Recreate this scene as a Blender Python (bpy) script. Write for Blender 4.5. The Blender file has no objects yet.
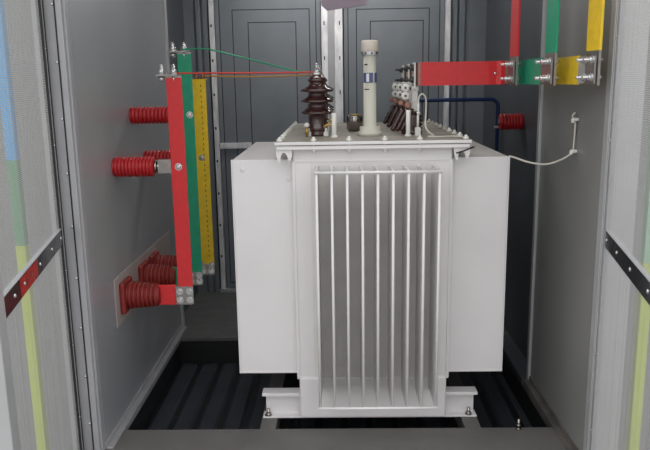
import bpy, bmesh, math, random
from mathutils import Vector, Matrix
random.seed(4)
C = bpy.context.scene.collection
S = bpy.context.scene
PI = math.pi

# ------------------------------------------------------------------ materials
def srgb(r, g, b):
    f = lambda c: (c/255/12.92) if c/255 <= .04045 else ((c/255+.055)/1.055)**2.4
    return (f(r), f(g), f(b), 1)

def mat(name, col, rough=.5, metal=0., var=.0, scale=4., bump=0., bscale=60., stretch=(1, 1, 1), spec=.5, dirt=None, coat=0., rvar=0.):
    m = bpy.data.materials.new(name); m.use_nodes = True
    nt = m.node_tree; n = nt.nodes; L = nt.links
    b = n['Principled BSDF']
    b.inputs['Roughness'].default_value = rough
    b.inputs['Metallic'].default_value = metal
    b.inputs['Specular IOR Level'].default_value = spec
    b.inputs['Coat Weight'].default_value = coat
    tc = n.new('ShaderNodeTexCoord'); mp = n.new('ShaderNodeMapping')
    mp.inputs['Scale'].default_value = stretch
    L.new(tc.outputs['Object'], mp.inputs['Vector'])
    nz = n.new('ShaderNodeTexNoise'); nz.inputs['Scale'].default_value = scale; nz.inputs['Detail'].default_value = 6
    L.new(mp.outputs[0], nz.inputs['Vector'])
    rp = n.new('ShaderNodeValToRGB')
    rp.color_ramp.elements[0].position = .3; rp.color_ramp.elements[1].position = .7
    lo = dirt if dirt else tuple(c*(1-var) for c in col[:3])+(1,)
    hi = tuple(min(1, c*(1+var)) for c in col[:3])+(1,)
    rp.color_ramp.elements[0].color = lo; rp.color_ramp.elements[1].color = hi
    L.new(nz.outputs['Fac'], rp.inputs['Fac']); L.new(rp.outputs['Color'], b.inputs['Base Color'])
    if rvar:
        mr = n.new('ShaderNodeMapRange'); mr.inputs['To Min'].default_value = max(.02, rough-rvar); mr.inputs['To Max'].default_value = min(1, rough+rvar)
        L.new(nz.outputs['Fac'], mr.inputs['Value']); L.new(mr.outputs[0], b.inputs['Roughness'])
    if bump:
        n2 = n.new('ShaderNodeTexNoise'); n2.inputs['Scale'].default_value = bscale; n2.inputs['Detail'].default_value = 3
        L.new(mp.outputs[0], n2.inputs['Vector'])
        bp = n.new('ShaderNodeBump'); bp.inputs['Strength'].default_value = bump; bp.inputs['Distance'].default_value = .01
        L.new(n2.outputs['Fac'], bp.inputs['Height']); L.new(bp.outputs[0], b.inputs['Normal'])
    return m

M = {}
M['tank'] = mat('tank_paint', srgb(226, 223, 223), .38, 0, .03, 3, .05, 9)
M['lid'] = mat('tank_paint_dim_reflection', srgb(148, 142, 132), .6, 0, .12, 7, .1, 90)  # tank paint darkened in colour for the dim room the lid reflects
M['plate'] = mat('tank_paint_between_fins', srgb(218, 216, 212), .5, 0, .05, 8)
M['wall'] = mat('grey_sheet_steel', srgb(166, 168, 172), .36, .35, .06, 2.5, .08, 3, (1, 1, .35), rvar=.06)
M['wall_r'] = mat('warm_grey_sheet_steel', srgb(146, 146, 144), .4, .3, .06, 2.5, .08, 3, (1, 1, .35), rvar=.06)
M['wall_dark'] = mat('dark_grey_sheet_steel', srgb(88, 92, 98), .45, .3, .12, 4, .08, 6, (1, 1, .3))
M['door'] = mat('slate_grey_door_paint', srgb(122, 128, 135), .45, .15, .07, 5, .06, 12)
M['groove'] = mat('groove_dark', srgb(38, 41, 46), .6, 0, .1, 8)
M['frame'] = mat('jamb_grey_paint', srgb(172, 172, 175), .42, .3, .05, 5)
M['frame_light'] = mat('jamb_light_aluminium', srgb(188, 189, 190), .4, .4, .05, 5)
M['galv'] = mat('bright_galvanised_steel', srgb(245, 245, 247), .42, .25, .05, 20, .25, 14, (1, 1, .35), dirt=srgb(205, 205, 210), rvar=.1)
M['sill'] = mat('sill_grey_paint', srgb(106, 104, 101), .55, .1, .08, 6, .05, 30)
M['pit'] = mat('black_floor_sheet', srgb(30, 31, 32), .38, .1, .2, 5, .08, 20)
M['rib'] = mat('dark_ribbed_sheet', srgb(60, 64, 70), .35, .2, .25, 4, .08, 20)
M['backfloor'] = mat('dark_mat_floor', srgb(98, 98, 98), .75, 0, .15, 9, .2, 80)
M['kick'] = mat('worn_base_channel', srgb(112, 106, 100), .5, .3, .25, 6, .1, 40, dirt=srgb(80, 78, 78))
M['red'] = mat('red_heat_shrink', srgb(208, 42, 46), .42, 0, .06, 30, .06, 80)
M['green'] = mat('green_heat_shrink', srgb(20, 150, 112), .42, 0, .08, 30, .06, 80)
M['yellow'] = mat('yellow_heat_shrink', srgb(240, 200, 44), .42, 0, .1, 25, .06, 80)
M['epoxy_red'] = mat('red_epoxy', srgb(178, 26, 34), .38, 0, .06, 12, 0)
M['epoxy_dark'] = mat('dark_red_epoxy', srgb(132, 38, 32), .5, 0, .08, 12, .05, 60)
M['porcelain'] = mat('brown_glazed_porcelain', srgb(60, 34, 32), .12, 0, .08, 6, 0, coat=.6)
M['tin'] = mat('tinned_copper', srgb(160, 156, 152), .4, .85, .12, 30, .1, 90)
M['copper'] = mat('bare_copper_edge', srgb(150, 112, 102), .45, .8, .1, 30)
M['zinc'] = mat('zinc_bolt', srgb(214, 214, 214), .25, .8, .1, 40)
M['bolt_white'] = mat('painted_bolt', srgb(232, 231, 226), .35, 0, .05, 30)
M['dark_bolt'] = mat('dark_steel_bolt', srgb(84, 84, 84), .35, .7, .2, 40)
M['brass'] = mat('brass', srgb(186, 158, 92), .3, .8, .1, 30)
M['steel'] = mat('polished_steel', srgb(170, 165, 160), .16, 1, .1, 12, 0, 10, (8, 8, 1))
M['cream'] = mat('cream_plastic', srgb(206, 204, 190), .4, 0, .03, 8)
M['cap'] = mat('ivory_cap', srgb(228, 218, 206), .4, 0, .03, 8)
M['label'] = mat('blue_label', srgb(74, 88, 132), .4, 0, .1, 40)
M['label_white'] = mat('white_label', srgb(226, 226, 226), .4, 0, .03, 40)
M['ink'] = mat('dark_print', srgb(44, 44, 54), .5)
M['blue'] = mat('navy_pipe_paint', srgb(24, 48, 98), .35, 0, .1, 10)
M['cable'] = mat('off_white_cable', srgb(205, 200, 190), .45, 0, .04, 20)
M['rubber'] = mat('black_rubber', srgb(34, 33, 34), .5, 0, .1, 20)
M['rail'] = mat('dark_polished_rail', srgb(58, 56, 62), .18, .7, .35, 26, .15, 18, (1, 1, 1))
M['red_reflection'] = mat('painted_red_reflection', srgb(176, 40, 38), .25, 0, .35, 30)  # colour of the red reflection painted on the door rail
M['mauve'] = mat('mauve_grey_board', srgb(140, 128, 142), .55, 0, .03, 6)
M['pinkplate'] = mat('primer_plate', srgb(172, 160, 156), .5, .1, .08, 7)
M['ceiling'] = mat('ceiling_sheet', srgb(120, 122, 124), .6, .1, .05, 4)
M['outside'] = mat('grey_render', srgb(128, 129, 129), .8, 0, .06, 2, .1, 20)
M['ground'] = mat('concrete_yard', srgb(124, 122, 118), .9, 0, .08, 2, .2, 30)
M['p_blue'] = mat('sky_blue_paint', srgb(60, 170, 232), .5, 0, .04, 4)
M['p_green'] = mat('mid_green_paint', srgb(70, 150, 100), .5, 0, .04, 4)
M['p_pale'] = mat('pale_green_paint', srgb(150, 205, 165), .5, 0, .04, 4)
M['p_lime'] = mat('lime_yellow_paint', srgb(196, 214, 50), .5, 0, .06, 4)
M['red_wire'] = mat('red_wire', srgb(196, 56, 44), .45)
M['yellow_wire'] = mat('amber_wire', srgb(196, 140, 50), .45)
M['green_wire'] = mat('green_wire', srgb(30, 150, 110), .45)

def screen_material():
    m = bpy.data.materials.new('woven_mesh_screen'); m.use_nodes = True
    nt = m.node_tree; n = nt.nodes; L = nt.links
    b = n['Principled BSDF']; out = n['Material Output']
    b.inputs['Base Color'].default_value = srgb(172, 172, 171); b.inputs['Roughness'].default_value = .45
    tc = n.new('ShaderNodeTexCoord'); sp = n.new('ShaderNodeSeparateXYZ'); L.new(tc.outputs['Object'], sp.inputs[0])
    def math_(op, a, v=None):
        k = n.new('ShaderNodeMath'); k.operation = op
        if hasattr(a, 'type'): L.new(a, k.inputs[0])
        else: k.inputs[0].default_value = a
        if v is not None:
            if hasattr(v, 'type'): L.new(v, k.inputs[1])
            else: k.inputs[1].default_value = v
        return k.outputs[0]
    P = .0070
    sx = math_('LESS_THAN', math_('FRACT', math_('DIVIDE', sp.outputs['X'], P)), .64)
    sz = math_('LESS_THAN', math_('FRACT', math_('DIVIDE', sp.outputs['Z'], P)), .66)
    hole = math_('MULTIPLY', sx, sz)
    # sagging film behind the weave: soft vertical creases
    mp = n.new('ShaderNodeMapping'); mp.inputs['Scale'].default_value = (16, 1, .35); L.new(tc.outputs['Object'], mp.inputs[0])
    nz = n.new('ShaderNodeTexNoise'); nz.inputs['Scale'].default_value = 1.6; nz.inputs['Detail'].default_value = 3; L.new(mp.outputs[0], nz.inputs['Vector'])
    bp = n.new('ShaderNodeBump'); bp.inputs['Strength'].default_value = 1; bp.inputs['Distance'].default_value = .05
    L.new(nz.outputs['Fac'], bp.inputs['Height']); L.new(bp.outputs[0], b.inputs['Normal'])
    tr = n.new('ShaderNodeBsdfTransparent')
    tl = n.new('ShaderNodeBsdfTranslucent'); tl.inputs['Color'].default_value = srgb(190, 190, 188)
    m1 = n.new('ShaderNodeMixShader'); m1.inputs[0].default_value = .45; L.new(b.outputs[0], m1.inputs[1]); L.new(tl.outputs[0], m1.inputs[2])
    mx = n.new('ShaderNodeMixShader'); L.new(hole, mx.inputs[0]); L.new(m1.outputs[0], mx.inputs[1]); L.new(tr.outputs[0], mx.inputs[2])
    L.new(mx.outputs[0], out.inputs['Surface'])
    return m
M['screen'] = screen_material()

# ------------------------------------------------------------------ mesh builder
class MB:
    def __init__(s): s.bm = bmesh.new()
    def box(s, x0, x1, y0, y1, z0, z1, bev=0., rot=None, piv=None, seg=2):
        r = bmesh.ops.create_cube(s.bm, size=1)
        vs = r['verts']
        for v in vs:
            v.co = Vector((x0 if v.co.x < 0 else x1, y0 if v.co.y < 0 else y1, z0 if v.co.z < 0 else z1))
        if bev:
            es = list({e for v in vs for e in v.link_edges})
            rr = bmesh.ops.bevel(s.bm, geom=es, offset=bev, segments=seg, profile=.5, affect='EDGES')
            vs = list({v for f in rr['faces'] for v in f.verts} | {v for v in vs if v.is_valid})
        if rot:
            bmesh.ops.rotate(s.bm, verts=[v for v in vs if v.is_valid], cent=piv or Vector(((x0+x1)/2, (y0+y1)/2, (z0+z1)/2)), matrix=rot)
        return s
    def lathe(s, a, b, prof, n=28):
        """prof: (t along a->b in metres, radius)"""
        a = Vector(a); d = (Vector(b)-a).normalized()
        u = d.orthogonal().normalized(); w = d.cross(u)
        rings = []
        for t, r in prof:
            c = a+d*t
            rings.append([s.bm.verts.new(c+(u*math.cos(2*PI*k/n)+w*math.sin(2*PI*k/n))*max(r, 1e-4)) for k in range(n)])
        for i in range(len(rings)-1):
            for k in range(n):
                f = s.bm.faces.new((rings[i][k], rings[i][(k+1) % n], rings[i+1][(k+1) % n], rings[i+1][k])); f.smooth = True
        s.bm.faces.new(rings[0][::-1]); s.bm.faces.new(rings[-1])
        return s
    def cyl(s, a, b, r, n=16, c=0.):
        L = (Vector(b)-Vector(a)).length
        pr = [(0, r), (L, r)] if not c else [(0, r-c), (c, r), (L-c, r), (L, r-c)]
        s.lathe(a, b, pr, n)
        return s
    def hexa(s, a, b, r): return s.cyl(a, b, r, 6)
    def tube(s, pts, r, n=10):
        pts = [Vector(p) for p in pts]; rings = []
        u = None
        for i, p in enumerate(pts):
            d = (pts[min(i+1, len(pts)-1)]-pts[max(i-1, 0)]).normalized()
            u = d.orthogonal().normalized() if u is None else (u-d*u.dot(d)).normalized()
            w = d.cross(u)
            rings.append([s.bm.verts.new(p+(u*math.cos(2*PI*k/n)+w*math.sin(2*PI*k/n))*r) for k in range(n)])
        for i in range(len(rings)-1):
            for k in range(n):
                f = s.bm.faces.new((rings[i][k], rings[i][(k+1) % n], rings[i+1][(k+1) % n], rings[i+1][k])); f.smooth = True
        s.bm.faces.new(rings[0][::-1]); s.bm.faces.new(rings[-1])
        return s
    def prism(s, pts, vec):
        """closed polygon extruded by vec"""
        a = [s.bm.verts.new(Vector(p)) for p in pts]; b = [s.bm.verts.new(Vector(p)+Vector(vec)) for p in pts]
        s.bm.faces.new(a); s.bm.faces.new(b[::-1]); n = len(a)
        for i in range(n): s.bm.faces.new((a[i], b[i], b[(i+1) % n], a[(i+1) % n]))
        return s
    def ribbon(s, pts, t, z0, z1):
        """flat bar on edge following plan points (x,y)"""
        P = [Vector((p[0], p[1])) for p in pts]; L_, R_ = [], []
        for i, p in enumerate(P):
            d = (P[min(i+1, len(P)-1)]-P[max(i-1, 0)]).normalized(); nn = Vector((-d.y, d.x))*t/2
            L_.append(p+nn); R_.append(p-nn)
        poly = [(q.x, q.y, z0) for q in L_]+[(q.x, q.y, z0) for q in reversed(R_)]
        n = len(L_)
        vb = [s.bm.verts.new(q) for q in poly]; vt = [s.bm.verts.new((q[0], q[1], z1)) for q in poly]
        m = len(poly)
        for i in range(m): s.bm.faces.new((vb[i], vb[(i+1) % m], vt[(i+1) % m], vt[i]))
        for i in range(n-1):
            s.bm.faces.new((vb[i], vb[m-1-i], vb[m-2-i], vb[i+1])); s.bm.faces.new((vt[i], vt[i+1], vt[m-2-i], vt[m-1-i]))
        return s
    def build(s, name, m, parent=None, off=None, loc=None):
        if off is None: off = ORG.get(parent.name, (0, 0, 0)) if parent else (0, 0, 0)
        for v in s.bm.verts: v.co -= Vector(off)
        bmesh.ops.recalc_face_normals(s.bm, faces=s.bm.faces)
        me = bpy.data.meshes.new(name); s.bm.to_mesh(me); s.bm.free()
        me.materials.append(m)
        o = bpy.data.objects.new(name, me); C.objects.link(o)
        if parent: o.parent = parent; ORG[o.name] = tuple(off)
        else: ORG[o.name] = tuple(off)
        if loc: o.location = loc
        return o
ORG = {}

def tag(o, label=None, cat=None, group=None, kind=None):
    if label: o['label'] = label
    if cat: o['category'] = cat
    if group: o['group'] = group
    if kind: o['kind'] = kind
    return o
def thing(name, label, cat, loc, group=None, rotz=0, local=False):
    o = bpy.data.objects.new(name, None); C.objects.link(o); o.location = loc; o.rotation_euler = (0, 0, rotz)
    o.empty_display_size = .1
    tag(o, label, cat, group); ORG[o.name] = (0, 0, 0) if local else tuple(loc)
    return o
def struct(name, mb, m, label=None):
    o = mb.build(name, m); o['kind'] = 'structure'
    if label: o['label'] = label
    return o
def structroot(name, loc, rotz=0, local=False):
    o = bpy.data.objects.new(name, None); C.objects.link(o); o.location = loc; o.rotation_euler = (0, 0, rotz)
    o['kind'] = 'structure'; ORG[o.name] = (0, 0, 0) if local else tuple(loc)
    return o
def solo(mb, name, m, label, cat, loc, group=None):
    o = mb.build(name, m, off=loc); o.location = loc; tag(o, label, cat, group); return o
def repeat(proto_mb, name, m, parent, spots, rots=None, offs=None):
    """proto built about the origin, first moved to spots[0], the rest are copies (spots are world points)"""
    o0 = ORG.get(parent.name, (0, 0, 0)); out = []
    p = proto_mb.build(name, m, parent, off=(0, 0, 0))
    for i, sp in enumerate(spots):
        o = p if i == 0 else p.copy()
        if i: C.objects.link(o); o.parent = parent
        o.location = Vector(sp)-Vector(o0)
        if rots: o.rotation_euler = rots[i]
        out.append(o)
    return out
def arc(c, r, a0, a1, n, plane='xz'):
    out = []
    for i in range(n+1):
        a = a0+(a1-a0)*i/n
        if plane == 'xz': out.append((c[0]+r*math.cos(a), c[1], c[2]+r*math.sin(a)))
        else: out.append((c[0], c[1]+r*math.cos(a), c[2]+r*math.sin(a)))
    return out
def smoothpath(pts, n=8):
    P = [Vector(p) for p in pts]; P = [P[0]*2-P[1]]+P+[P[-1]*2-P[-2]]; out = []
    for i in range(1, len(P)-2):
        for k in range(n):
            t = k/n
            out.append(.5*((2*P[i])+(-P[i-1]+P[i+1])*t+(2*P[i-1]-5*P[i]+4*P[i+1]-P[i+2])*t*t+(-P[i-1]+3*P[i]-3*P[i+1]+P[i+2])*t**3))
    out.append(P[-2]); return out

# ================================================================== THE SETTING
XL, XR, YB, ZC = -1.12, 1.085, 5.60, 2.62
XLR, XRR = -1.17, 1.15         # the rear bays step back a little
struct('ground', MB().box(-14, 14, -12, 9, -1.0, -.93), M['ground'])
struct('floor_plinth', MB().box(-1.26, 1.22, 2.75, 5.66, -.93, -.25), M['ground'])
# threshold plate across the opening, rear platform, ribbed well between
fl = MB().box(-1.3, 1.25, 2.72, 3.22, -.03, 0).box(-1.3, 1.25, 3.19, 3.22, -.25, -.03).box(-1.3, 1.25, 2.72, 2.75, -.25, -.03)
struct('floor', fl, M['sill'])
w = MB()
for x in (-.9, -.55, .8, 1.0): w.box(x, x+.10, 2.715, 2.72, -.012, -.002)
w.build('sill_joint', M['groove'], bpy.data.objects['floor'])
wf = MB().box(-1.2, 1.2, 3.22, 4.5, -.25, -.19)
o = struct('floor_well', wf, M['pit'])
rb = MB()
x = -1.08
while x < 1.08:
    rb.prism([(x, 3.23, -.1905), (x+.015, 3.23, -.178), (x+.095, 3.23, -.178), (x+.11, 3.23, -.1905)], (0, 1.26, 0)); x += .14
rb.build('floor_rib', M['rib'], o)
struct('floor_rear', MB().box(-1.2, 1.2, 4.5, 5.66, -.25, 0), M['backfloor'])
bpy.data.objects['floor_rear'].name = 'floor_platform'

# side walls
wl = struct('wall_left', MB().box(-1.26, XL, 3.04, 4.73, -.25, ZC), M['wall'])
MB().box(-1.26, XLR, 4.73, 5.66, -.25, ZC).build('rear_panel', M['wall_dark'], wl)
MB().box(XL-.012, XL+.014, 4.715, 4.76, 0, ZC, .003).build('seam_strip', M['frame_light'], wl)
wr = struct('wall_right', MB().box(XR, 1.22, 2.89, 3.77, -.25, ZC), M['wall_r'])
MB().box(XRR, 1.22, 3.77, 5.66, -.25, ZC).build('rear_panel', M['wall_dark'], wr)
MB().box(XR-.014, XR+.03, 3.755, 3.795, 0, ZC, .003).build('seam_strip', M['frame_light'], wr)
# base channels
t = struct('baseboard_left', MB().box(XL, XL+.034, 3.04, 4.73, -.03, .004, .003).box(XL, XL+.006, 3.04, 4.73, .004, .03), M['frame'])
MB().box(XL, XL+.03, 3.22, 4.5, -.19, -.03).build('well_side', M['pit'], bpy.data.objects['floor_well'])
MB().box(XR-.033, XRR, 3.22, 4.5, -.19, -.04).build('well_side', M['pit'], bpy.data.objects['floor_well'])
MB().box(-1.09, 1.05, 4.49, 4.5, -.19, -.02).build('well_side', M['pit'], bpy.data.objects['floor_well'])
t = struct('baseboard_right', MB().box(XR-.035, XR, 2.89, 3.77, -.04, .012, .003).box(XR-.008, XR, 2.89, 3.77, .012, .035), M['kick'])
MB().box(XR-.035, XRR, 3.795, 4.5, -.04, .002, .002).build('rear_ledge', M['wall_dark'], t)
# ceiling and back wall
struct('ceiling', MB().box(-1.3, 1.25, 2.72, 5.7, ZC, ZC+.05), M['ceiling'])
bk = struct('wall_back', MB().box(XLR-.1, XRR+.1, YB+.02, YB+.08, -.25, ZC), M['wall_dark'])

def rear_door(name, x0, x1, insets, handle=None):
    r = structroot(name, ((x0+x1)/2, YB, .03))
    MB().box(x0, x1, YB-.012, YB+.02, .03, 2.5, .004).build('leaf', M['door'], r)
    g = MB()
    for (a, b, zt, zb) in insets:
        w_ = .007; y0, y1 = YB-.0135, YB-.0105
        g.box(a, a+w_, y0, y1, zb, zt); g.box(b-w_, b, y0, y1, zb, zt)
        g.box(a, b, y0, y1, zt-w_, zt); g.box(a, b, y0, y1, zb, zb+w_)
    g.build('pressed_groove', M['groove'], r)
    return r
d1 = rear_door('door_1', -.93, -.115, [(-.80, -.20, 2.25, .12), (-.68, -.305, 2.155, .30), (-.90, -.15, 2.45, .07)])
MB().box(-.93, -.68, YB-.035, YB-.012, 1.185, 1.232, .004).box(-.90, -.87, YB-.05, YB-.03, 1.195, 1.222).build('latch_bar', M['galv'], d1)
d2 = rear_door('door_2', .06, .835, [(.155, .72, 2.24, .12), (.262, .675, 2.15, .30), (.09, .80, 2.45, .07)])
# pillars and frames of the back doors
p1 = struct('trim_1', MB().box(-.112, -.062, YB-.05, YB+.01, 0, ZC, .004).box(-.012, .052, YB-.05, YB+.01, 0, ZC, .004), M['galv'])
MB().box(-.062, -.012, YB-.03, YB+.01, 0, ZC).build('channel_web', M['frame'], p1)
sl = MB()
for z in [.3+.26*i for i in range(9)]:
    for x in (-.09, .028): sl.box(x-.004, x+.004, YB-.0515, YB-.0495, z, z+.03)
sl.build('slot', M['groove'], p1)
p2 = struct('trim_2', MB().box(-.972, -.935, YB-.05, YB+.01, 0, ZC, .003), M['galv'])
sl = MB()
for z in [.3+.26*i for i in range(9)]: sl.box(-.962, -.95, YB-.0515, YB-.0495, z, z+.02)
sl.build('slot', M['groove'], p2)
p3 = struct('trim_3', MB().box(.838, .876, YB-.05, YB+.01, 0, ZC, .003), M['galv'])
MB().box(.85, .86, YB-.052, YB-.0495, .5, .53).build('slot', M['groove'], p3)
struct('trim_4', MB().box(XLR, -1.09, YB-.03, YB+.02, 0, ZC).box(-1.075, -1.04, YB-.045, YB+.02, 0, ZC, .004).box(-1.025, -.985, YB-.035, YB+.02, 0, ZC, .004).box(-1.09, -.985, YB-.01, YB+.02, 0, ZC), M['door'])
struct('trim_5', MB().box(.895, .93, YB-.04, YB+.02, 0, ZC, .004).box(.945, .99, YB-.03, YB+.02, 0, ZC, .004).box(1.03, XRR, YB-.03, YB+.02, 0, ZC).box(.876, 1.03, YB-.01, YB+.02, 0, ZC), M['door'])
struct('trim_6', MB().box(-.985, .90, YB-.055, YB-.012, 0, .03, .003), M['frame'])

# front jambs
jl = struct('trim_7', MB().box(-1.262, -1.12, 3.0, 3.04, -.25, ZC, .002).box(-1.155, -1.13, 2.985, 3.0, 0, ZC, .003), M['frame'])
MB().box(-1.211, -1.208, 2.992, 3.0, 0, ZC).box(-1.166, -1.162, 2.996, 3.0, 0, ZC).build('gasket', M['rubber'], jl)
repeat(MB().lathe((0, 0, 0), (0, -1, 0), [(0, .007), (.003, .007), (.006, .003)], 10), 'bolt', M['zinc'], jl, [(-1.172, 3.0, .15+.235*i) for i in range(10)])
jr = struct('trim_8', MB().box(XR, 1.22, 2.84, 2.89, -.25, ZC, .002).box(1.088, 1.092, 2.83, 2.84, 0, ZC, .002), M['frame_light'])
MB().box(1.098, 1.101, 2.83, 2.84, 0, ZC).build('gasket', M['frame'], jr)
repeat(MB().lathe((0, 0, 0), (0, -1, 0), [(0, .006), (.003, .006), (.005, .003)], 10), 'bolt', M['zinc'], jr, [(1.094, 2.84, .2+.33*i) for i in range(7)])

# mesh doors standing open; local x runs from the hinge outwards along the leaf
def mesh_door(name, hinge, far, reflection):
    dx, dy = far[0]-hinge[0], far[1]-hinge[1]
    a = math.atan2(dy, dx); r = structroot(name, hinge, a, True)
    s = 1 if hinge[0] < 0 else -1
    W = 1.16 if s > 0 else 1.15; H = 2.5
    sc = MB(); sc.bm.faces.new([sc.bm.verts.new(q) for q in ((.02, 0, .02), (W-.05, 0, .02), (W-.05, 0, H), (.02, 0, H))]); sc.build('mesh_screen', M['screen'], r)
    MB().box(-.005, .018, -.010, .010, 0, H, .002).build('hinge_stile', M['frame_light'], r)
    MB().box(W-.085, W, -.022, .022, 0, H, .004).build('outer_stile', M['frame_light'], r)
    MB().box(W-.10, W-.085, -.014, .014, 0, H).build('gasket', M['rubber'], r)
    MB().box(.018, .024, -.010, .010, 0, H).build('gasket', M['rubber' if s > 0 else 'frame'], r)
    MB().box(.0, W-.085, -.008, .008, 1.018, 1.088, .003).build('middle_rail', M['rail'], r)
    f = MB().box(.0, W-.085, -.009, .009, 1.088, 1.091).build('rail_edge', M['frame_light'], r)
    if reflection:
        MB().box(.55, .82, -.0088, .0088, 1.022, 1.084).build('red_reflection_band', M['red_reflection'], r)['label'] = 'red reflection painted on the dark rail'  # reflection in the polished rail, put in as a coloured strip
    sy = -.013*s if False else .014*(1 if s > 0 else -1)
    pts = []
    bm = MB().lathe((0, -.012, 0), (0, .012, 0), [(0, .004), (.003, .008), (.021, .008), (.024, .004)], 12)
    for x in (.05, .26, .50, .76, .90): pts.append((x, 0, 1.054))
    p = bm.build('rail_bolt', M['zinc'], r, off=(0, 0, 0))
    for i, q in enumerate(pts):
        c = p if i == 0 else p.copy()
        if i: C.objects.link(c); c.parent = r
        c.location = q
    bm = MB().lathe((0, -.013, 0), (0, .013, 0), [(0, .003), (.002, .006), (.024, .006), (.026, .003)], 10)
    p = bm.build('stile_bolt', M['zinc'], r, off=(0, 0, 0)); i = 0
    for x in (.012, W-.06):
        for z in (.2, .55, .9, 1.45, 1.85, 2.25):
            c = p if i == 0 else p.copy()
            if i: C.objects.link(c); c.parent = r
            c.location = (x, 0, z); i += 1
    return r
mesh_door('door_3', (-1.215, 2.975, 0), (-1.025, 2.085, 0), True)
mesh_door('door_4', (1.100, 2.82, 0), (.955, 2.08, 0), False)

struct('wall_outside_left', MB().box(-7, -1.30, 4.6, 4.75, -.93, 3.2), M['outside'])
struct('wall_outside_right', MB().box(1.26, 7, 4.6, 4.75, -.93, 3.2), M['outside'])
# ================================================================== OUTSIDE POSTS (seen through the mesh)
def post(loc, segs, label, w=.027):
    r = thing('painted_post', label, 'post', loc, 'painted posts outside the mesh doors')
    for z0, z1, m, nm in segs: MB().box(loc[0]-w, loc[0]+w, loc[1]-w, loc[1]+w, z0, z1, .004).build(nm, M[m], r)
    MB().box(loc[0]-.08, loc[0]+.08, loc[1]-.08, loc[1]+.08, -.93, -.915).build('foot_plate', M['frame'], r)
    return r
post((-1.705, 3.65, -.93), [(-.915, .86, 'p_lime', 'lime_section'), (.86, 1.32, 'p_green', 'green_section'), (1.32, 2.7, 'p_blue', 'blue_section')],
     'post painted blue, green and lime, seen through the left mesh door')
post((1.555, 3.45, -.93), [(-.915, .78, 'p_lime', 'lime_section'), (.78, 2.7, 'p_pale', 'pale_green_section')],
     'post painted pale green over lime, seen through the right mesh door')

# ================================================================== TRANSFORMER
TX = (.165, 3.95, 0)
tr = thing('transformer', 'light grey oil-filled transformer with finned tank standing in the middle of the enclosure', 'transformer', TX)
TY0, TY1 = 3.30, 4.62; X0, X1 = -.212, .542; ZT = 1.39
MB().box(X0, X1, TY0, TY1, .235, ZT, .006).build('tank', M['tank'], tr)
MB().box(X0+.008, X1-.008, TY0-.01, TY1, .02, .243, .012, seg=3).box(X0-.002, X1+.002, TY0-.006, TY1, .232, .240, .002).build('tank_base', M['tank'], tr)
MB().box(X0+.02, X1-.02, TY0-.004, TY0+.002, 1.328, 1.334).box(X0-.003, X0+.012, TY0-.006, TY0+.01, .24, 1.33, .003).box(X1-.012, X1+.003, TY0-.006, TY0+.01, .24, 1.33, .003).build('weld_seam', M['tank'], tr)
MB().box(X0+.085, X1-.075, TY0-.003, TY0+.002, .10, 1.322).build('fin_backing', M['plate'], tr)
# front fins
def fin_mesh(x, y0, y1, z0, z1, t=.006):
    m = MB()
    m.prism([(x-t, y1, z0), (x-t*.75, y0+.012, z0+.004), (x-t, y0, z0+.006), (x+t, y0, z0+.006), (x+t*.75, y0+.012, z0+.004), (x+t, y1, z0)], (0, 0, z1-z0-.004))
    m.cyl((x, y0+.001, z0+.006), (x, y0+.001, z1-.004), t*1.05, 10)
    return m
n_f = 9; xs = [-.094+i*(.449+.094)/8 for i in range(n_f)]
FY = 3.06
f0 = fin_mesh(0, FY-3.3, 0.0, .186, 1.312).build('cooling_fin', M['tank'], tr, off=(0, 0, 0))
for i, x in enumerate(xs):
    o = f0 if i == 0 else f0.copy()
    if i: C.objects.link(o); o.parent = tr
    o.location = Vector((x, 3.298, 0))-Vector(TX)
for z in (1.306, .190):
    MB().cyl((xs[0]-.008, FY-.005, z), (xs[-1]+.01, FY-.005, z), .0065, 12).build('fin_tie_rod', M['tank'], tr)
# side radiators: a bank of flat plates behind a full front plate
def side_bank(xo, xi):
    s = 1 if xo < xi else -1; a, b = min(xo, xi), max(xo, xi); y0, y1 = 3.335, 4.36; z0, z1 = .255, 1.335
    m = MB().box(a, b, y0, y0+.022, z0, z1, .004)
    m.box(a-.006 if s > 0 else a, b if s > 0 else b+.006, y0-.002, y0+.012, z0-.006, z0+.004, .002)
    m.box(min(xo, xo-s*.005), max(xo, xo-s*.005), y0-.001, y0+.01, z0, z1+.004)
    m.box(a, b, y0, y1, z1-.006, z1+.002, .002)
    k = 0; y = y0+.05
    e = xo+s*.006
    while y < y1-.01:
        m.box(min(e, xi), max(e, xi), y, y+.026, z0+.006, z1-.004, .004); y += .05
    # subtle pressed dimples of the front plate
    o = m.build('side_radiator', M['tank'], tr)
    return o
side_bank(-.505, X0); side_bank(.815, X1)
for (x, z) in ((-.455, 1.29), (-.235, 1.245)):
    MB().lathe((x, 3.336, z), (x, 3.3, z), [(0, .016), (.002, .012), (.0045, .004)], 16).build('pressed_dimple', M['tank'], tr)
# cover
LX0, LX1, LY0, LY1 = -.292, .622, 3.255, 4.72
MB().box(LX0, LX1, LY0, LY1, 1.411, 1.4265, .003).build('cover', M['lid'], tr)
MB().box(LX0-.001, LX1+.001, LY0-.003, LY0+.004, 1.4105, 1.4255, .002).box(LX0+.006, LX1-.006, LY0+.004, LY1-.004, 1.3885, 1.4075, .003).build('cover_flange', M['tank'], tr)
MB().box(LX0+.02, LX1-.02, LY0+.02, LY1-.02, 1.4065, 1.412).build('cover_gasket', M['rubber'], tr)
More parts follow.
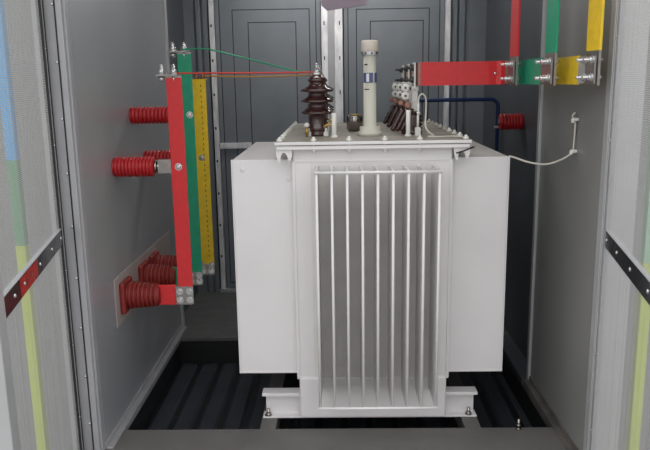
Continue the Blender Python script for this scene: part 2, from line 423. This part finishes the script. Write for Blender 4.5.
# cover bolts with nuts under the flange
def bolt_mb(r=.010, top=.012, low=.052):
    return MB().cyl((0, 0, -low), (0, 0, .002), r*.45, 8).hexa((0, 0, 0), (0, 0, top*.7), r).lathe((0, 0, top*.7), (0, 0, 1), [(0, r*.6), (top*.5, r*.5), (top*.7, r*.2)], 10).hexa((0, 0, -low+.008), (0, 0, -.038), r).cyl((0, 0, -low-.004), (0, 0, -.036), r*.5, 8)
spots = [(x, LY0+.022, 1.4265) for x in (-.11, .055, .222, .385)]
spots += [(LX0+.022, LY0+.03+.165*i, 1.4265) for i in range(9)]
spots += [(LX1-.022, LY0+.03+.165*i, 1.4265) for i in range(9)]
repeat(bolt_mb(.0145, .015), 'cover_bolt', M['bolt_white'], tr, spots)
# lifting lugs under the cover corners: arched plates
def lug(x0, x1):
    m = MB(); w = x1-x0; y = 3.27; zt = 1.389; P = [(x0, y, zt), (x0+.002, y, zt-.03), (x0+w*.14, y, zt-.058), (x0+w*.26, y, zt-.058)]
    c = (x0+w*.5, y, zt-.045)
    P += [(x0+w*.30, y, zt-.030), (x0+w*.42, y, zt-.014), (x0+w*.58, y, zt-.014), (x0+w*.70, y, zt-.030)]
    P += [(x0+w*.76, y, zt-.05), (x0+w*.9, y, zt-.05), (x1, y, zt-.03), (x1, y, zt)]
    m.prism(P, (0, .016, 0)); m.box(x0+.004, x1-.002, y+.016, y+.06, zt-.012, zt, .002)
    return m
lug(-.288, -.212).build('lifting_lug', M['tank'], tr); lug(.543, .617).build('lifting_lug', M['tank'], tr)
# base channels and their anchor bolts
for y0 in (3.335, 4.35):
    b = MB().box(-.40, .70, y0, y0+.07, .128, .137, .002).box(-.385, .688, y0+.04, y0+.048, .005, .13).box(-.40, .70, y0-.0, y0+.07, .0, .009, .002)
    b.box(-.40, .70, y0, y0+.006, .122, .130).build('base_channel', M['tank'], tr)
    ab = repeat(MB().hexa((0, 0, .009), (0, 0, .022), .014).cyl((0, 0, 0), (0, 0, .045), .008, 10).cyl((0, 0, .009), (0, 0, .012), .019, 16), 'anchor_bolt', M['steel'], tr, [(-.372, y0+.018, .0), (.66, y0+.018, .0)])

# --- high-voltage bushings on the cover
def hv_bushing(y):
    a = (-.10, y, 1.4265)
    pr = [(0, .052), (.012, .055), (.02, .046), (.03, .052), (.045, .052), (.052, .044), (.10, .046), (.108, .05), (.112, .082), (.118, .085), (.126, .075), (.142, .049),
          (.166, .046), (.170, .08), (.176, .085), (.184, .074), (.2, .046), (.218, .043), (.222, .08), (.228, .085), (.236, .074), (.252, .043), (.262, .038), (.270, .036), (.273, .044), (.280, .046), (.292, .038), (.30, .028), (.306, .024)]
    b = MB().lathe(a, (a[0], y, 3), pr, 36).build('porcelain_bushing', M['porcelain'], tr)
    MB().cyl((a[0], y, 1.731), (a[0], y, 1.742), .024, 20).hexa((a[0], y, 1.742), (a[0], y, 1.756), .016).cyl((a[0], y, 1.756), (a[0], y, 1.79), .006, 10).build('terminal_stud', M['zinc'], b)
    for q in range(4):
        an = PI/4+q*PI/2; cx, cy = a[0]+.062*math.cos(an), y+.062*math.sin(an)
        MB().box(cx-.012, cx+.012, cy-.008, cy+.008, 1.4265, 1.45, .002).cyl((cx, cy, 1.44), (cx, cy, 1.468), .006, 8).build('clamp', M['bolt_white'], b)
for y in (3.62, 3.98, 4.34): hv_bushing(y)
# small brass valve, white support pole by the bushing
v = MB().cyl((-.152, 3.55, 1.4265), (-.152, 3.55, 1.475), .008, 12).hexa((-.152, 3.55, 1.445), (-.152, 3.55, 1.455), .012).build('vent_valve', M['brass'], tr)
MB().lathe((-.152, 3.55, 1.475), (-.152, 3.55, 3), [(0, .008), (.004, .013), (.016, .013), (.022, .007)], 12).build('cap', M['bolt_white'], v)
pl = MB().cyl((-.014, 3.47, 1.4265), (-.014, 3.47, 1.548), .0125, 14, .002).cyl((-.014, 3.47, 1.4265), (-.014, 3.47, 1.437), .018, 14).build('arcing_horn_post', M['bolt_white'], tr)
MB().tube(smoothpath([(-.014, 3.47, 1.485), (-.04, 3.475, 1.492), (-.066, 3.48, 1.478)], 5), .007).hexa((-.03, 3.472, 1.505), (-.03, 3.472, 1.52), .010).build('side_clamp', M['brass'], pl)
# --- oil sight tube
tb = MB().lathe((.167, 3.58, 1.4265), (.167, 3.58, 3), [(0, .062), (.022, .062), (.024, .052), (.046, .052), (.048, .0325), (.40, .0315)], 36).build('oil_level_tube', M['cream'], tr)
MB().lathe((.167, 3.58, 1.822), (.167, 3.58, 3), [(0, .033), (.004, .037), (.018, .037), (.02, .036)], 32).build('clamp_ring', M['galv'], tb)
MB().lathe((.167, 3.58, 1.842), (.167, 3.58, 3), [(0, .041), (.003, .0435), (.044, .0435), (.050, .042), (.053, .038)], 36).build('cap', M['cap'], tb)
k = MB()
for q in range(8):
    an = q*PI/4+.2; k.lathe((.167+.038*math.cos(an), 3.58+.038*math.sin(an), 1.832), (.167+.054*math.cos(an), 3.58+.054*math.sin(an), 1.832), [(0, .005), (.004, .005)], 8)
k.build('ring_screw', M['dark_bolt'], tb)
def curved_patch(cx, cy, r, a0, a1, z0, z1, n=10):
    m = MB(); P = []
    for i in range(n+1):
        an = a0+(a1-a0)*i/n; P.append((cx+r*math.cos(an), cy+r*math.sin(an)))
    m.ribbon(P, .0012, z0, z1); return m
curved_patch(.167, 3.58, .0372, math.radians(212), math.radians(292), 1.69, 1.738).build('blue_label', M['label'], tb)
curved_patch(.167, 3.58, .0382, math.radians(240), math.radians(262), 1.694, 1.734).build('white_label', M['label_white'], tb)
curved_patch(.167, 3.58, .0372, math.radians(308), math.radians(334), 1.69, 1.738).build('blue_label', M['label'], tb)
pr = curved_patch(.167, 3.58, .0372, math.radians(222), math.radians(250), 1.775, 1.781)
pr.build('printed_line', M['ink'], tb)
curved_patch(.167, 3.58, .0372, math.radians(222), math.radians(262), 1.655, 1.660).build('printed_line', M['ink'], tb)
# chrome cup of the relief valve
cp = MB().lathe((.098, 3.92, 1.4265), (.098, 3.92, 3), [(0, .035), (.008, .035), (.012, .045), (.080, .045), (.086, .042)], 32).build('relief_valve', M['steel'], tr)
MB().cyl((.098, 3.92, 1.5135), (.098, 3.92, 1.52), .03, 24).build('cap', M['brass'], cp)

# --- low-voltage bushings (four in a row running back), leaning dark insulators with grey clamps
lvY = [3.64, 3.94, 4.24]
for i, y in enumerate(lvY):
    x = .385
    b = MB().lathe((x, y, 1.4265), (x, y, 3), [(0, .052), (.014, .055), (.02, .045), (.03, .055), (.04, .045), (.05, .056), (.06, .045), (.07, .056), (.08, .044), (.09, .052), (.10, .042), (.116, .034)], 28).build('low_voltage_bushing', M['porcelain'], tr)
    c = MB().box(x-.018, x+.032, y-.02, y+.02, 1.542, 1.60, .004).box(x-.018, x+.026, y-.024, y+.024, 1.59, 1.652, .003).box(x+.004, x+.013, y-.045, y+.045, 1.655, 1.785, .002).box(x-.02, x+.03, y-.03, y+.03, 1.645, 1.668, .004)
    c.build('terminal_clamp', M['plate'], b)
    g = MB()
    for zz in (1.70, 1.76):
        for yy in (y-.025, y+.025):
            g.hexa((x-.012, yy, zz), (x+.004, yy, zz), .014).cyl((x-.034, yy, zz), (x+.04, yy, zz), .0065, 10).cyl((x+.0, yy, zz), (x+.004, yy, zz), .018, 16).hexa((x+.022, yy, zz), (x+.034, yy, zz), .0135)
    g.build('clamp_bolt', M['dark_bolt'], b)
    if i < 3:
        for zz in (1.622, 1.662):
            MB().lathe((x-.040, y-.062, zz), (x-.040, y, zz), [(0, .011), (.002, .0205), (.018, .0205), (.02, .014), (.05, .014)], 20).build('white_spacer_nut', M['bolt_white'], b)
            MB().cyl((x-.040, y-.072, zz), (x-.040, y-.02, zz), .006, 10).build('stud', M['dark_bolt'], b)
        MB().box(x-.054, x-.004, y-.03, y-.012, 1.598, 1.69, .003).build('link_plate', M['tin'], b)
        for k in range(3):
            xx = x-.012-.024*k
            MB().lathe((xx-.045, y-.04, 1.447), (xx+.012, y-.045, 1.56), [(0, .008), (.01, .013), (.02, .009), (.035, .014), (.05, .009), (.065, .014), (.08, .009), (.11, .012), (.125, .008)], 14).build('leaning_stud', M['porcelain'], b)
        MB().lathe((x-.062, y-.055, 1.588), (x-.062, y, 1.588), [(0, .010), (.002, .014), (.014, .014), (.016, .010), (.04, .01)], 16).build('copper_nut', M['copper'], b)
        MB().lathe((x-.026, y-.06, 1.575), (x-.026, y, 1.575), [(0, .012), (.002, .018), (.016, .018), (.018, .012), (.04, .012)], 16).build('copper_nut', M['copper'], b)
# slim posts and the capillary loop in front of them
MB().cyl((.352, 3.50, 1.4265), (.352, 3.50, 1.555), .011, 14, .002).cyl((.352, 3.5, 1.4265), (.352, 3.5, 1.436), .017, 14).build('white_post', M['bolt_white'], tr)
th = MB().box(.386, .414, 3.486, 3.514, 1.4265, 1.47, .004).cyl((.40, 3.5, 1.47), (.40, 3.5, 1.53), .006, 10).build('thermometer_pocket', M['plate'], tr)
MB().cyl((.402, 3.5, 1.53), (.402, 3.5, 1.585), .005, 10).cyl((.402, 3.5, 1.535), (.402, 3.5, 1.545), .009, 10).cyl((.402, 3.5, 1.585), (.402, 3.5, 1.61), .004, 8).build('probe_head', M['bolt_white'], th)
MB().tube(smoothpath([(.402, 3.5, 1.60), (.405, 3.495, 1.62), (.42, 3.49, 1.632), (.436, 3.49, 1.61), (.438, 3.49, 1.55), (.434, 3.47, 1.48), (.448, 3.45, 1.45), (.47, 3.43, 1.434), (.44, 3.40, 1.431), (.50, 3.385, 1.431), (.56, 3.40, 1.431), (.60, 3.36, 1.431)], 8), .0042, 8).build('capillary_tube', M['cable'], tr)
MB().cyl((.215, 4.0, 1.4265), (.215, 4.0, 1.5), .004, 8).build('thin_rod', M['bolt_white'], tr)
MB().tube(smoothpath([(.55, 3.25, 1.365), (.575, 3.245, 1.372), (.61, 3.24, 1.387), (.63, 3.24, 1.395)], 5), .004, 8).build('cable_tie', M['rubber'], tr)

# cross beams carrying the transformer over the well
for nm, x0, lab in (('skid_beam', -.405, 'grey floor beam under the left foot of the transformer, reaching the threshold'), ('skid_beam', .620, 'grey floor beam under the right foot of the transformer, reaching the threshold')):
    solo(MB().box(x0, x0+.08, 3.22, 4.5, -.10, -.001, .002), nm, M['sill'], lab, 'beam', (x0+.04, 3.86, -.10), 'beams carrying the transformer')
st = solo(MB().cyl((.88, 3.205, 0), (.88, 3.205, .055), .007, 10).hexa((.88, 3.205, 0), (.88, 3.205, .008), .014).hexa((.88, 3.205, .018), (.88, 3.205, .026), .012), 'threaded_stud', M['steel'],
          'small steel stud standing on the threshold edge right of the transformer', 'bolt', (.88, 3.205, 0))

# ================================================================== LEFT: high-voltage bars, insulators, wall bushings
mp_ = solo(MB().box(XL, XL+.004, 3.335, 4.50, .495, .748, .001), 'mounting_plate', M['pinkplate'], 'pale rectangular steel plate on the left wall behind the three dark red bushings', 'plate', (XL, 3.9, .63))
def ribs(n, r0, r1, L, depth, start=0.):
    pr = []
    for i in range(n):
        a = start+(L-start)*i/n; b = start+(L-start)*(i+1)/n; h = b-a
        r = r0+(r1-r0)*i/n
        pr += [(a+h*.05, r-depth), (a+h*.25, r-depth), (a+h*.38, r), (a+h*.82, r), (a+h*.95, r-depth)]
    return pr
def wall_bushing(y, where):
    z = .63; x = XL+.004
    r = thing('wall_bushing', where, 'bushing', (x, y, z), 'dark red bushings low on the left wall')
    MB().box(x, x+.028, y-.08, y+.08, z-.082, z+.082, .01).build('square_base', M['epoxy_dark'], r)
    MB().lathe((x+.028, y, z), (x+.3, y, z), [(0, .066)]+ribs(7, .072, .058, .155, .012, .004)+[(.158, .048), (.165, .042)], 36).build('ribbed_body', M['epoxy_dark'], r)
    return r
bars = [  # colour, y, top z, bottom z of the sleeve, left and right edge
    ('red', 3.47, 1.742, .675, -.828, -.752), ("green", 3.82, 1.867, .655, -.845, -.770), ('yellow', 4.04, 1.732, .640, -.816, -.740)]
lab_b = {'red': 'nearest of the dark red wall bushings, feeding the red bar', 'green': 'dark red wall bushing behind the nearest one, feeding the green bar', 'yellow': 'farthest dark red wall bushing, feeding the yellow bar'}
insz = {'red': 1.295, 'green': 1.534, 'yellow': 1.278}
insl = {'red': 'bright red ribbed post insulator holding the red bar to the left wall', 'green': 'uppermost bright red ribbed insulator on the left wall, behind the red bar', 'yellow': 'small bright red ribbed insulator farthest back on the left wall'}
for col, y, zt, zb, BX0, BX1 in bars:
    wall_bushing(y, lab_b[col])
    r = thing('vertical_busbar', {'red': 'tall red insulated busbar standing nearest, left of the transformer', 'green': 'tall green insulated busbar between the red and yellow ones on the left', 'yellow': 'tall yellow insulated busbar farthest back on the left'}[col], 'busbar', ((BX0+BX1)/2, y, zb), 'busbars on the left wall')
    MB().box(BX0, BX1, y-.016, y-.008, zb, zt-.012, .003).build('sleeve', M[col], r)
    # tinned splice at the foot, with four bolts
    MB().box(BX0-.014, BX1+.001, y-.015, y-.007, .58, zb+.002, .001).build('bare_end', M['tin'], r)
    repeat(MB().hexa((0, -.014, 0), (0, 0, 0), .013).cyl((0, -.024, 0), (0, .03, 0), .008, 10).cyl((0, -.003, 0), (0, 0, 0), .018, 16), 'splice_bolt', M['zinc'], r,
           [(x_, y-.016, z_) for x_ in (BX0+.008, BX1-.018) for z_ in (.605, .65 if col == 'red' else .64)])
    # stub running into the bushing
    MB().box(-.935, BX0-.012, y-.007, y+.003, .575, .683, .003).build('stub_sleeve', M[col], r)
    MB().box(BX0-.006, BX1-.01, y-.006, y+.002, .575, .68, .001).build('stub_end', M['tin'], r)
    # top terminal
    if col != 'yellow':
        MB().box(BX0-.045, BX0+.06, y-.035, y+.045, zt-.006, zt+.002, .001).build('top_plate', M['tin'], r)
        MB().box(BX0, BX1, y-.0155, y-.0085, zt-.014, zt-.004).build('top_bend', M['tin'], r)
        repeat(MB().hexa((0, 0, .006), (0, 0, .026), .018).hexa((0, 0, -.028), (0, 0, -.008), .018).cyl((0, 0, -.034), (0, 0, .05), .009, 12).cyl((0, 0, .002), (0, 0, .006), .023, 18), 'top_bolt', M['zinc'], r,
               [(BX0-.024, y, zt), (BX0+.036, y, zt)])
    else:
        MB().box(BX0, BX1+.002, y-.0155, y+.03, zt-.012, zt-.008, .001).build('top_plate', M['yellow'], r)
        repeat(MB().hexa((0, 0, -.01), (0, 0, .012), .013).cyl((0, 0, 0), (0, 0, .02), .008, 10), 'top_bolt', M['copper'], r, [(BX0+.02, y+.005, zt), (BX1-.02, y+.005, zt)])
        d = MB()   # printed dots down the sleeve
        z_ = zb+.05
        while z_ < zt-.05:
            d.box(BX0+.046, BX0+.05, y-.0168, y-.0158, z_, z_+.012); z_ += .03
        d.build('printed_line', M['groove'], r)
    # post insulator
    zi = insz[col]; rr = .05 if col == 'red' else .046
    q = thing('post_insulator', insl[col], 'insulator', (XL, y+.012, zi), 'bright red insulators on the left wall')
    MB().lathe((XL, y+.012, zi), (XL+1, y+.012, zi), [(0, rr-.006), (.004, rr-.002)]+ribs(11, rr, rr, .20 if col == 'red' else .235, .007, .006)+[(.205 if col == 'red' else .238, rr-.012)], 32).build('ribbed_body', M['epoxy_red'], q)
    L0 = XL+(.205 if col == 'red' else .238)
    MB().cyl((L0, y+.012, zi), (L0+.012, y+.012, zi), .03, 20).hexa((L0+.012, y+.012, zi), (L0+.024, y+.012, zi), .022).build('end_cap', M['steel'], q)
    MB().box(L0+.018, BX0+.05, y-.006, y+.032, zi-.035, zi+.035, .003).box(L0+.02, L0+.03, y-.0065, y+.034, zi-.03, zi+.03).build('metal_tab', M['tin'], q)
    sx = {'red': -.79, 'green': -.793, 'yellow': -.783}[col]
    MB().cyl((sx, y-.0175, zi), (sx, y-.016, zi), .018, 20).lathe((sx, y-.0175, zi), (sx, y-1, zi), [(0, .0135), (.004, .0135), (.008, .008)], 16).build('fixing_screw', M['zinc'], r)

# wires from the bar tops to the bushings
def wire(name, m, pts, label, r=.0042):
    p = smoothpath(pts, 10); loc = tuple(p[0])
    o = MB().tube(p, r, 8).build(name, m, off=loc); o.location = loc; tag(o, label, 'wire', 'jumper wires to the brown bushings')
wire('jumper_wire', M['red_wire'], [(-.782, 3.47, 1.749), (-.5, 3.51, 1.747), (-.25, 3.58, 1.745), (-.118, 3.615, 1.747)], 'straight red wire from the red bar top to the brown bushing')
wire('jumper_wire', M['yellow_wire'], [(-.75, 4.035, 1.741), (-.5, 4.10, 1.733), (-.25, 4.25, 1.735), (-.12, 4.335, 1.744)], 'amber wire running level just under the red one')
wire('jumper_wire', M['green_wire'], [(-.82, 3.80, 1.876), (-.70, 3.80, 1.879), (-.62, 3.81, 1.862), (-.42, 3.86, 1.81), (-.24, 3.94, 1.762), (-.12, 3.975, 1.748)], 'green wire sloping down from the green bar top to the bushings')

# ================================================================== RIGHT: low-voltage bars
rt = {'red': ('red', [(.403, 3.61), (.405, 3.60), (.411, 3.592), (.422, 3.59), (.76, 3.59), (.80, 3.595), (.825, 3.585), (.835, 3.55)], .862, 3.50, .07),
      'green': ('green', [(.403, 3.92), (.405, 3.90), (.411, 3.892), (.422, 3.89), (.76, 3.885), (.84, 3.85), (.90, 3.75), (.918, 3.6), (.906, 3.3), (.893, 3.13)], .912, 3.07, .10),
      'yellow': ('yellow', [(.403, 4.22), (.405, 4.20), (.411, 4.192), (.422, 4.19), (.76, 4.18), (.86, 4.15), (.94, 4.0), (.985, 3.6), (.992, 3.2), (.985, 2.93)], 1.022, 2.875, .13)}
for col, (mn, path, px, py, an) in rt.items():
    z0, z1 = 1.671, 1.786
    r = thing('feeder_busbar', {'red': 'red flat busbar running right from the low-voltage clamp above the transformer', 'green': 'green flat busbar coming out behind the red hanging bar', 'yellow': 'yellow flat busbar coming out behind the green hanging bar'}[col], 'busbar', (path[3][0], path[3][1], z0), 'flat bars from the low-voltage side')
    MB().ribbon(path[3:], .010, z0, z1).build('sleeve', M[mn], r)
    e = MB().ribbon([(path[0][0], path[0][1]+.045), path[0], path[1], path[2], path[3]], .008, z0+.002, z1-.002); e.build('bent_end', M['copper'], r)
    # bare lap plate meeting the hanging bar
    rz = Matrix.Rotation(an, 3, 'Z')
    lx, ly = path[-1]
    MB().ribbon([path[-1], (px-.013-.03*math.sin(an), py+.03), (px-.013+.045*math.sin(an), py-.045)], .008, z0+.004, z1-.004).build('lap_plate', M['tin'], r)
    h = thing('hanging_busbar', {'red': 'red busbar hanging from above, leftmost on the right side', 'green': 'green busbar hanging from above between the red and yellow ones', 'yellow': 'yellow busbar hanging from above nearest the right wall'}[col], 'busbar', (px, py, 1.667), 'hanging bars on the right side', rotz=an, local=True)
    MB().box(-.0055, .0055, -.055, .055, .135, ZC-1.667, .002).build('sleeve', M[mn], h)
    MB().box(-.005, .005, -.053, .053, 0, .137, .001).build('bare_end', M['tin'], h)
    bm = MB()
    p = MB().hexa((-.034, 0, 0), (-.018, 0, 0), .0125).cyl((-.056, 0, 0), (.026, 0, 0), .0065, 10).cyl((-.021, 0, 0), (-.017, 0, 0), .017, 16).hexa((.005, 0, 0), (.017, 0, 0), .0125).cyl((.005, 0, 0), (.008, 0, 0), .017, 16).build('lap_bolt', M['zinc'], h, off=(0, 0, 0))
    bm.bm.free()
    i = 0
    for yy in (-.028, .028):
        for zz in (.032, .100):
            c = p if i == 0 else p.copy()
            if i: C.objects.link(c); c.parent = h
            c.location = (0, yy, zz); i += 1
    if col == 'red':
        MB().lathe((.79, 3.579, 1.726), (.79, 3.4, 1.726), [(0, .008), (.006, .008), (.009, .004)], 12).build('fixing_screw', M['zinc'], r)

# red insulator far back on the right wall, navy pipe
q = thing('post_insulator', 'bright red insulator far back on the right wall beside the blue pipe', 'insulator', (XRR, 4.40, 1.437))
MB().lathe((XRR, 4.40, 1.437), (0, 4.40, 1.437), [(0, .044), (.004, .047)]+ribs(7, .05, .05, .14, .003, .006)+[(.142, .042)], 28).build('ribbed_body', M['epoxy_red'], q)
MB().cyl((XRR-.142, 4.4, 1.437), (XRR-.15, 4.4, 1.437), .02, 16).build('end_cap', M['steel'], q)
pp = [(.48, 4.95, 1.56), (1.07, 4.95, 1.56)]+arc((1.07, 4.95, 1.51), .05, PI/2, 0, 8)[1:]+[(1.12, 4.95, .0)]
r = thing('blue_pipe', 'thin navy blue pipe turning down in the rear right corner', 'pipe', (1.12, 4.95, 0))
MB().tube([(.48, 4.95, 0), (.48, 4.95, 1.505)]+arc((.535, 4.95, 1.505), .055, PI, PI/2, 6)[1:]+pp[1:], .0135, 12).build('tube_run', M['blue'], r)
MB().box(1.10, XRR, 4.935, 4.97, 1.36, 1.38, .002).cyl((1.12, 4.94, 1.37), (1.12, 4.925, 1.37), .008, 8).build('pipe_clip', M['zinc'], r)

# white sensor cable clipped to the right wall
r = thing('sensor_cable', 'off-white cable drooping from the radiator corner and clipped up the right wall', 'cable', (XR, 3.2, 1.37))
MB().tube(smoothpath([(.815, 3.34, 1.338), (.84, 3.335, 1.332), (.90, 3.31, 1.312), (.97, 3.27, 1.305), (1.03, 3.235, 1.33), (1.068, 3.205, 1.365), (1.072, 3.2, 1.40), (1.074, 3.2, 1.47), (1.072, 3.2, 1.505), (1.06, 3.2, 1.53), (1.068, 3.19, 1.545)], 8), .0045, 8).build('cord', M['cable'], r)
for z in (1.372, 1.515):
    MB().box(XR-.022, XR, 3.185, 3.215, z-.007, z+.007, .003).box(XR-.03, XR-.018, 3.192, 3.206, z-.015, z+.004, .002).build('clip', M['bolt_white'], r)

# mauve board fixed under the roof in front of the pillar
r = thing('hanging_board', 'mauve grey board hanging from the roof in front of the bright pillar', 'board', (.05, 3.8, ZC))
MB().prism([(-.045, 3.8, 2.062), (.163, 3.8, 2.086), (.163, 3.8, ZC), (-.075, 3.8, ZC), (-.075, 3.8, 2.09)], (0, .018, 0)).build('panel', M['mauve'], r)
MB().box(-.075, .163, 3.818, 3.86, ZC-.03, ZC).build('bracket', M['frame'], r)

# ================================================================== LIGHT
def fill_light(y, label, e):  # unseen fixture added as fill for the dim rear and the cover
    r = thing('added_fill_light', label, 'fill light', (0, y, ZC), 'added fill lights under the roof')
    MB().box(-.75, .75, y-.06, y+.06, ZC-.04, ZC, .004).build('fill_housing', M['frame_light'], r)
    m = bpy.data.materials.new('fill_light_glow'); m.use_nodes = True; b = m.node_tree.nodes['Principled BSDF']
    b.inputs['Emission Color'].default_value = (1, .97, .93, 1); b.inputs['Emission Strength'].default_value = e
    MB().box(-.72, .72, y-.05, y+.05, ZC-.06, ZC-.04, .006).build('fill_diffuser', m, r)
fill_light(5.05, 'added fill light under the roof at the rear, out of view', 22)
fill_light(3.55, 'added fill light under the roof at the front, out of view', 7)
wd = bpy.data.worlds.new('World'); S.world = wd; wd.use_nodes = True
nt = wd.node_tree; bg = nt.nodes['Background']
tc = nt.nodes.new('ShaderNodeTexCoord'); sp = nt.nodes.new('ShaderNodeSeparateXYZ'); rp = nt.nodes.new('ShaderNodeValToRGB')
nt.links.new(tc.outputs['Generated'], sp.inputs[0]); nt.links.new(sp.outputs['Z'], rp.inputs[0])
rp.color_ramp.elements[0].position = 0; rp.color_ramp.elements[0].color = (.60, .60, .60, 1)
rp.color_ramp.elements[1].position = .7; rp.color_ramp.elements[1].color = (.97, .98, 1.0, 1)
nt.links.new(rp.outputs[0], bg.inputs['Color']); bg.inputs['Strength'].default_value = 1.98

# ================================================================== CAMERA
cam = bpy.data.cameras.new('Camera'); co = bpy.data.objects.new('Camera', cam); C.objects.link(co)
cam.sensor_fit = 'HORIZONTAL'; cam.sensor_width = 36; cam.lens = 700/650*36; cam.clip_start = .05; cam.clip_end = 100
p = math.radians(11.6); yw = math.radians(1.1); ro = math.radians(.9)
fw = Vector((-math.sin(yw)*math.cos(p), math.cos(yw)*math.cos(p), -math.sin(p)))
rt_ = fw.cross(Vector((0, 0, 1))).normalized(); up = rt_.cross(fw)
R_ = rt_*math.cos(ro)-up*math.sin(ro); U_ = up*math.cos(ro)+rt_*math.sin(ro)
mt = Matrix((R_, U_, -fw)).transposed().to_4x4(); mt.translation = Vector((0, 0, 1.7))
co.matrix_world = mt
S.camera = co
S.view_settings.view_transform = 'Standard'; S.view_settings.look = 'None'; S.view_settings.exposure = 0; S.view_settings.gamma = 1
S.view_settings.use_curve_mapping = False
